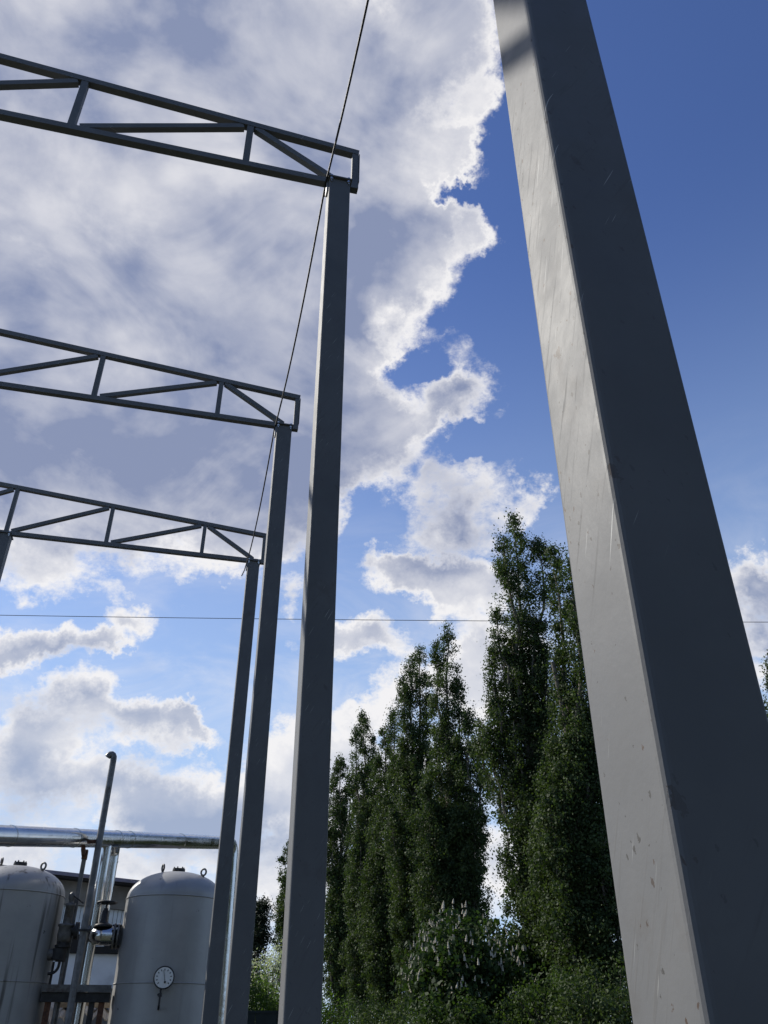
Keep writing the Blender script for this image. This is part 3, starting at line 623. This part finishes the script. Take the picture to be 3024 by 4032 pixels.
# ------------------------------------------------------------------ vegetation
rng = np.random.default_rng(11)
def leaf_mesh(name, C, size, rg, shape=0.55, up=0.0, N=None):
    """one kite-shaped face per leaf, at centres C (N,3)"""
    n = len(C); a = rg.normal(size=(n, 3)); a[:, 2] += up; a /= np.linalg.norm(a, axis=1)[:, None]
    b_ = rg.normal(size=(n, 3)); b_ -= (b_*a).sum(1)[:, None]*a; b_ /= np.linalg.norm(b_, axis=1)[:, None]
    if N is not None:                    # leaves lie on the outside of their tuft
        m = N+rg.normal(size=(n, 3))*.45; m /= np.linalg.norm(m, axis=1)[:, None]
        a -= (a*m).sum(1)[:, None]*m; a /= np.linalg.norm(a, axis=1)[:, None]; b_ = np.cross(m, a)
    s = size*rg.uniform(.6, 1.25, n)[:, None]
    V = np.empty((n, 4, 3)); V[:, 0] = C-a*s*.5; V[:, 1] = C+b_*s*shape*.5-a*s*.08; V[:, 2] = C+a*s*.5; V[:, 3] = C-b_*s*shape*.5-a*s*.08
    cr = np.cross(a, b_); V[:, 2] += cr*s*.12; V[:, 0] += cr*s*.08
    me = bpy.data.meshes.new(name); me.vertices.add(4*n); me.loops.add(4*n); me.polygons.add(n)
    me.vertices.foreach_set('co', V.reshape(-1).astype(np.float32)); me.loops.foreach_set('vertex_index', np.arange(4*n, dtype=np.int32))
    me.polygons.foreach_set('loop_start', np.arange(0, 4*n, 4, dtype=np.int32)); me.polygons.foreach_set('loop_total', np.full(n, 4, dtype=np.int32))
    me.update(calc_edges=True)
    return me
def leaf_obj(name, C, size, mt, parent, tone=None, rg=rng, shape=0.55, up=0.0, N=None):
    o0 = np.array(parent.location); me = leaf_mesh(name, C-o0, size, rg, shape, up, N)
    at = me.attributes.new('leaf', 'FLOAT', 'FACE'); v = rg.uniform(0, 1, len(C))*.40
    v += (tone if tone is not None else .2); at.data.foreach_set('value', np.clip(v, 0, 1).astype(np.float32))
    me.materials.append(M[mt]); ob = bpy.data.objects.new(name, me); COL.objects.link(ob); ob.parent = parent
    return ob
def at_dist(px, py, d):                  # 1659-unit photo pixel -> point at ground distance d
    r_ = ray(px*D2S, py*D2S); h = math.hypot(r_[0], r_[1]); q = r_*d/h; q[2] += CAM_H; return q
def limb_path(base, tip, rg, wob=.12, n=9):
    """a fastigiate limb: leaves the stem sideways, then turns up"""
    base, tip = np.array(base), np.array(tip); P = []
    for i in range(n+1):
        u = i/n; hz = 1-(1-u)**2.2; q = base.copy(); q[:2] += (tip[:2]-base[:2])*hz; q[2] += (tip[2]-base[2])*u
        q[:2] += rg.normal(size=2)*wob*math.sin(math.pi*u); P.append(q)
    return np.array(P)
def clumps_on(P, rmax, dens, rg, tipl=2.6, start=.12):
    """clump centres round a limb path, thick towards its shell, closing to a point at the tip"""
    seg = np.linalg.norm(np.diff(P, axis=0), axis=1); L = seg.sum(); n = max(6, int(dens*L*rmax))
    u = start+(1-start)*rg.uniform(0, 1, n); s = u*(len(P)-1); i = np.minimum(s.astype(int), len(P)-2); f = (s-i)[:, None]
    c = P[i]*(1-f)+P[i+1]*f; rr = rmax*np.minimum(1, ((1-u)*L/tipl+.06)**.60)*np.minimum(1, .35+u*2.2)
    th = rg.uniform(0, 2*math.pi, n); rad = rr*np.sqrt(rg.uniform(.08, 1.0, n))
    o = c.copy(); o[:, 0] += rad*np.cos(th); o[:, 1] += rad*np.sin(th); o[:, 2] += .35*rad
    return o, c, rad/np.maximum(rr, .01)
def scatter(o, per, sx, sz, rg, tone_v=.30):
    k_ = np.maximum(4, (per*rg.lognormal(0, .45, len(o))).astype(int)); idx = np.repeat(np.arange(len(o)), k_)
    D_ = rg.normal(size=(len(idx), 3)); C = o[idx]+D_*np.array([sx, sx, sz])*rg.uniform(.7, 1.35, len(o))[idx][:, None]; NN = D_/np.linalg.norm(D_, axis=1)[:, None]; ct = rg.uniform(-tone_v, tone_v, len(o))[idx]
    return C, ct, NN
def poplar(name, label, d, base_px, plumes, leaf, per, dens, seed, group, mt='poplar_leaf', lift=0.0):
    dens *= 1.15; per *= 2.9; leaf *= .86; plumes = [(px, py, r*(1.30 if d > 35 else 1.08), hb) for px, py, r, hb in plumes]
    rg = np.random.default_rng(seed); b0 = at_dist(base_px, 2100, d); b0[2] = 0
    t = thing(name, tuple(b0), label, 'tree', group)
    topz = max(at_dist(px, py, d)[2] for px, py, *_ in plumes); wood = MB(); CC = []; TT = []; NN = []
    trunk = [b0+np.array([rg.normal()*.05*i, rg.normal()*.05*i, topz*.72*i/6]) for i in range(7)]
    MB().tube(trunk, [.34-.045*i for i in range(7)], 10).build('trunk', 'bark', t)
    low = []
    for i in range(9):
        zz = topz*rg.uniform(.28, .62); lat = rg.uniform(-1.5 if base_px != 1185 else -.05, 1.5 if base_px != 985 else .6)*(1.15-zz/topz*.6); low.append((lat, zz, rg.uniform(.7, 1.0), rg.uniform(.12, .3)))
    for q_ in [('px', *q) for q in plumes]+[('low', *q) for q in low]:
        r_, hb = q_[3], q_[4]
        if q_[0] == 'px': tip = at_dist(q_[1], q_[2], d)
        else: tip = b0+np.array([math.cos(YAW)*q_[1], -math.sin(YAW)*q_[1], q_[2]])
        dep = rg.uniform(-.8, .8); tip[:2] += np.array([math.sin(YAW), math.cos(YAW)])*dep
        zb = min(tip[2]*hb, topz*.70); i = zb/(topz*.72)*6; j = min(int(i), 5); st = trunk[j]+(trunk[j+1]-trunk[j])*(i-j)
        P = limb_path(st, tip, rg); L = np.linalg.norm(np.diff(P, axis=0), axis=1).sum()
        wood.tube([tuple(q) for q in P], list(np.linspace(.05+.008*L, .012, len(P))), 6)
        o, c, _q = clumps_on(P, r_, dens, rg); C, ct, nn = scatter(o, per, .135, .17, rg); CC.append(C); TT.append(ct); NN.append(nn)
        for q in rg.choice(len(o), min(len(o), int(5+L*3)), replace=False):
            a_ = c[q].copy(); a_[2] -= .5; wood.tube([tuple(a_), tuple((a_+o[q])/2+np.array([0, 0, .08])), tuple(o[q]+np.array([0, 0, .15]))], [.014, .010, .005], 4)
    # leafy skirt round the trunk so that the row stays closed lower down
    skirt_r = max(1.0, .55*max(r for *_a, r, _h in plumes)+.8)
    o, c, _q = clumps_on(np.array(trunk[:5]), skirt_r, dens*.9, rg, 3.0, .04); C, ct, nn = scatter(o, per, .15, .20, rg); CC.append(C); TT.append(ct); NN.append(nn)
    wood.build('limbs', 'bark', t)
    C = np.concatenate(CC); T = np.concatenate(TT); ok = C[:, 2] > .3
    leaf_obj('crown', C[ok], leaf, mt, t, .22+T[ok], rg, .78, 0.0, np.concatenate(NN)[ok])
    return t, len(C)
GP = 'tall columnar poplars in a row'
total = 0
_, n = poplar('poplar_tree', 'tallest poplar, with several leafy spires, directly left of the foreground column', 31.0, 1185, [
  (1110, 1112, .62, .45), (1084, 1172, .50, .5), (1163, 1168, .52, .5), (1135, 1290, .55, .4), (1070, 1330, .36, .66), (1066, 1400, .40, .62), (1100, 1400, .60, .45),
  (1130, 1480, .75, .4), (1170, 1420, .7, .35), (1062, 1468, .46, .5), (1085, 1490, .50, .5), (1040, 1545, .40, .55), (1058, 1580, .45, .55), (1105, 1570, .5, .5), (1165, 1600, .85, .3), (1135, 1700, .55, .35), (1150, 1790, .9, .3), (1094, 1800, .28, .6), (1112, 1850, .34, .5), (1145, 1900, .6, .4), (1170, 1950, .9, .3)], .105, 30, 13, 1, GP); total += n
_, n = poplar('poplar_tree', 'poplar half hidden behind the left edge of the foreground column', 28.5, 1270, [
  (1200, 1172, .50, .45), (1222, 1225, .55, .45), (1255, 1260, .6, .4), (1300, 1330, .6, .4), (1215, 1400, .65, .35), (1240, 1500, .7, .35), (1225, 1600, .75, .3), (1275, 1600, .8, .3), (1230, 1750, .8, .3), (1290, 1800, .9, .3), (1210, 1880, .7, .4), (1255, 1950, .9, .3)], .105, 30, 12, 2, GP); total += n
_, n = poplar('poplar_tree', 'broad poplar with a high thin spire, standing in the middle of the row', 41.5, 985, [
  (966, 1356, .52, .4), (942, 1385, .45, .5), (990, 1470, .5, .45), (1010, 1545, .6, .4), (1030, 1620, .45, .4), (960, 1560, .8, .35), (985, 1650, .9, .3), (1015, 1720, .55, .4), (1030, 1790, .40, .5), (1030, 1860, .42, .45), (1000, 1800, .9, .3), (955, 1760, .9, .3), (1020, 1900, .8, .4), (960, 1950, .9, .3)], .12, 26, 11, 3, GP); total += n
_, n = poplar('poplar_tree', 'poplar with twin blunt tops just left of the highest thin spire', 46.0, 915, [
  (905, 1396, .55, .45), (886, 1420, .50, .5), (872, 1470, .5, .45), (920, 1500, .6, .4), (895, 1590, .8, .35), (865, 1600, .6, .4), (880, 1720, .9, .3), (920, 1740, .9, .3), (850, 1760, .7, .35), (900, 1880, 1.0, .3)], .125, 26, 10, 4, GP); total += n
_, n = poplar('poplar_tree', 'shorter poplar standing in the dip between two taller ones', 52.0, 848, [
  (852, 1548, .55, .45), (832, 1562, .55, .45), (822, 1630, .6, .4), (860, 1650, .8, .35), (838, 1720, .9, .3), (815, 1790, .7, .3), (845, 1860, 1.0, .3)], .135, 24, 9, 5, GP); total += n
_, n = poplar('poplar_tree', 'slender poplar with a pointed top, second from the middle column', 58.0, 795, [
  (784, 1538, .60, .45), (771, 1590, .55, .45), (806, 1610, .6, .45), (790, 1660, .8, .35), (772, 1730, .8, .3), (806, 1740, .9, .3), (788, 1850, 1.0, .3)], .14, 24, 9, 6, GP); total += n
_, n = poplar('poplar_tree', 'lowest visible poplar of the row, right beside the middle column', 67.0, 742, [
  (736, 1638, .75, .45), (722, 1676, .7, .4), (757, 1690, .75, .4), (738, 1760, 1.0, .3), (720, 1830, .9, .3), (756, 1850, 1.0, .3)], .15, 24, 8, 7, GP); total += n
_, n = poplar('poplar_tree', 'far poplar peeping out at the left edge of the middle column', 84.0, 640, [
  (655, 1760, 1.0, .4), (632, 1820, .9, .4), (616, 1900, .7, .4), (612, 1960, .8, .35), (640, 1950, 1.2, .3)], .17, 22, 7, 8, GP); total += n
_, n = poplar('poplar_tree', 'sparse treetop showing at the right edge beyond the foreground column', 36.0, 1720, [
  (1652, 1425, .34, .6), (1668, 1412, .4, .55), (1650, 1500, .30, .62), (1690, 1430, .7, .5), (1720, 1400, .8, .45), (1750, 1480, .8, .4), (1680, 1560, .5, .45)], .11, 22, 9, 9, 'trees at the right edge'); total += n

def round_tree(name, label, d, px, top_py, hw, mt, leaf, ncl, per, seed, cat='tree', group=None, flat=.9, sx=.22, sz=.16, low=.12, up=0.0, shape=.55, trunk_r=.11):
    """round-headed tree or shrub: limbs fan out from a short trunk, leaf clumps sit on an uneven shell"""
    rg = np.random.default_rng(seed); b0 = at_dist(px, 2100, d); b0[2] = 0; top = at_dist(px, top_py, d)[2]
    t = thing(name, tuple(b0), label, cat, group); zc = top*(.5+low/2); hz = top-zc
    MB().tube([b0, b0+np.array([.05, .02, top*.3]), b0+np.array([.0, .06, top*.6])], [trunk_r, trunk_r*.8, trunk_r*.4], 8).build('trunk', 'bark', t)
    v = rg.normal(size=(ncl, 3)); v /= np.linalg.norm(v, axis=1)[:, None]; lump = 1+.16*np.sin(v[:, 0]*4.1+seed)+.13*np.sin(v[:, 1]*5.3+2*seed)+.12*np.sin(v[:, 2]*6.1)
    rad = rg.uniform(.35, 1, ncl)**.45*lump; o = np.array([b0[0], b0[1], zc])+v*rad[:, None]*np.array([hw, hw, hz])*.92
    wood = MB()
    for q in rg.choice(ncl, min(ncl, 46), replace=False):
        a_ = b0+np.array([0, 0, top*rg.uniform(.2, .55)]); mid = (a_+o[q])/2+np.array([0, 0, -.1]); wood.tube([a_, mid, o[q]], [.03, .018, .006], 4)
    wood.build('limbs', 'bark', t)
    C, ct, nn = scatter(o, per, sx, sz, rg); ok = C[:, 2] > .15
    leaf_obj('crown', C[ok], leaf, mt, t, .22+ct[ok], rg, shape, up, nn[ok])
    return t, o, v, rad
def chestnut(label, d, px, top, hw, seed, ncand):
    t, o, v, rad = round_tree('chestnut_tree', label, d, px, top, hw, 'chestnut_leaf', .17, 620, 20, seed, group='flowering chestnut trees', low=.1, shape=.62)
    rg = np.random.default_rng(seed+50); m = MB(); prof = []
    for i in range(7):
        u = i/6; prof += [(.045*(1-u)**.7*(1.0 if i % 2 == 0 else .78)+.006, .02+.24*u)]
    m.lathe((0, 0, 0), prof, 7); me = mesh_from('flower_spike', m.v, m.f); me.materials.append(M['candle_flower'])
    out = np.where((rad > np.quantile(rad, .45)) & (v[:, 2] > -.55))[0]; out = rg.choice(out, min(ncand, len(out)), replace=False); b0 = np.array(t.location)
    for q in out:
        ob = bpy.data.objects.new('flower_spike', me); COL.objects.link(ob); ob.parent = t
        ob.location = tuple(o[q]-b0+v[q]*.22+np.array([0, 0, .12])); s = rg.uniform(.48, .78); ob.scale = (s*1.1, s*1.1, s*rg.uniform(.85, 1.1)); ob.rotation_euler = (rg.normal()*.14+v[q][1]*-.25, rg.normal()*.14+v[q][0]*.25, rg.uniform(0, 6))
chestnut('chestnut tree thick with cream flower spikes, in front of the poplars', 27.0, 992, 1972, 1.6, 21, 260)
chestnut('smaller darker chestnut tree with few flower spikes, beside the tallest poplar', 31.0, 1105, 1990, 1.5, 22, 70)
GS = 'leafy shrubs at the foot of the poplars'
for (lb, d, px, top, hw, sd) in (
  ('light green shrub at the foot of the tallest poplar', 24.5, 1185, 2070, 1.1, 31), ('leafy shrub in front of the second chestnut, low at the bottom edge', 23.0, 1240, 2120, 1.1, 32),
  ('shrub touching the lower left edge of the foreground column', 24.0, 1300, 2060, 1.1, 33), ('low bright shrub under the flowering chestnut at the bottom edge', 21.5, 925, 2165, .6, 34), ('small bright sapling in front of the flowering chestnut', 21.0, 1012, 2155, .45, 35), ('dark undergrowth bush between the poplar trunks at the bottom', 33.0, 860, 2150, 2.0, 36), ('bush at the bottom beside the middle column', 36.0, 745, 2150, 2.0, 37)):
    round_tree('leafy_shrub', lb, d, px, top, hw, 'shrub_leaf' if sd in (31, 34, 35) else 'poplar_leaf', .085, 110, 70, sd, 'shrub', GS, low=.0, sx=.16, sz=.17, trunk_r=.05, shape=.7)
# between the third and the middle column
round_tree('yellow_green_bush', 'bright yellow-green bush between the third and the middle column', 21.0, 572, 2104, 1.15, 'willow_leaf', .085, 420, 34, 41, 'bush', None, low=.0, sx=.13, sz=.17, trunk_r=.05, shape=.4)
round_tree('yellow_green_bush', 'second yellow-green bush, mostly behind the middle column', 22.5, 640, 2100, 1.2, 'willow_leaf', .085, 320, 30, 42, 'bush', None, low=.0, sx=.13, sz=.17, trunk_r=.05, shape=.4)
round_tree('blossom_tree', 'small tree white with blossom behind the yellow-green bush', 34.0, 590, 2012, 1.3, 'blossom_petal', .085, 200, 14, 43, 'tree', None, low=.2, sx=.16, sz=.14)
def conifer(label, d, px, top, hw, seed):
    rg = np.random.default_rng(seed); b0 = at_dist(px, 2100, d); b0[2] = 0; H_ = at_dist(px, top, d)[2]
    t = thing('conifer_tree', tuple(b0), label, 'tree'); MB().tube([b0, b0+np.array([0, 0, H_*.5]), b0+np.array([0, 0, H_*.97])], [.16, .10, .02], 8).build('trunk', 'bark', t)
    wood = MB(); CC = []
    for i in range(150):
        u = rg.uniform(.08, .98); th = rg.uniform(0, 6.28); L = hw*(1-u)**.8*rg.uniform(.7, 1.1)+.12; a_ = b0+np.array([0, 0, H_*u]); e = a_+np.array([L*math.cos(th), L*math.sin(th), -.12*L])
        wood.tube([a_, e], [.025, .008], 4); s = rg.uniform(.1, 1, 120)[:, None]; CC.append(a_*(1-s)+e*s+rg.normal(size=(120, 3))*np.array([.14, .14, .10]))
    wood.build('limbs', 'bark', t); leaf_obj('crown', np.concatenate(CC), .13, 'conifer_leaf', t, None, rg, .35)
conifer('dark conifer rising behind the right edge of the third column', 38.0, 553, 1935, 1.5, 51)
# dark sheet-metal fence beyond the columns
t = thing('metal_fence', (3.0, 18.5, 0), 'dark green sheet-metal fence at the bottom between two columns', 'fence')
fz = at_dist(570, 2183, 18.5)[2]; x = 1.55
for i in range(4):
    MB().box((x+.004, 18.4, .06), (x+.40, 18.425, fz-.03)).build('fence_panel', 'fence_green', t)
    x += .404
MB().box((1.5, 18.385, fz-.045), (x+.05, 18.44, fz)).build('top_rail', 'fence_green', t)
for px_ in (1.52, 2.36, x): MB().box((px_-.02, 18.43, 0), (px_+.02, 18.47, fz-.046)).build('post', 'fence_green', t)
# unseen copies of two poplars, added to cut the light on the column fronts
src = [o for o in COL.objects if o.name.startswith('poplar_tree')]
spots = [(13.0, 6.0), (13.3, -4.5), (12.8, -15.0), (9.5, -24.0), (3.0, -26.0), (-4.0, -25.5), (-11.0, -26.5), (-18.0, -25.0), (-25.0, -27.0)]
spots += [(x+3.5, y+.8) for x, y in spots[4:]]+[(13.2, .8), (13.0, -9.8), (12.6, -20.5)]
for i, (x, y) in enumerate(spots):
    o = src[i % 2]; c = o.copy(); COL.objects.link(c); c.location = (x, y, 0); c.rotation_euler = (0, 0, 1.3*i); c['group'] = 'poplars added out of view to block light from behind the camera'; c['label'] = 'tall poplar added out of view to block light from the column fronts'
    for ch in o.children:
        q = ch.copy(); COL.objects.link(q); q.parent = c
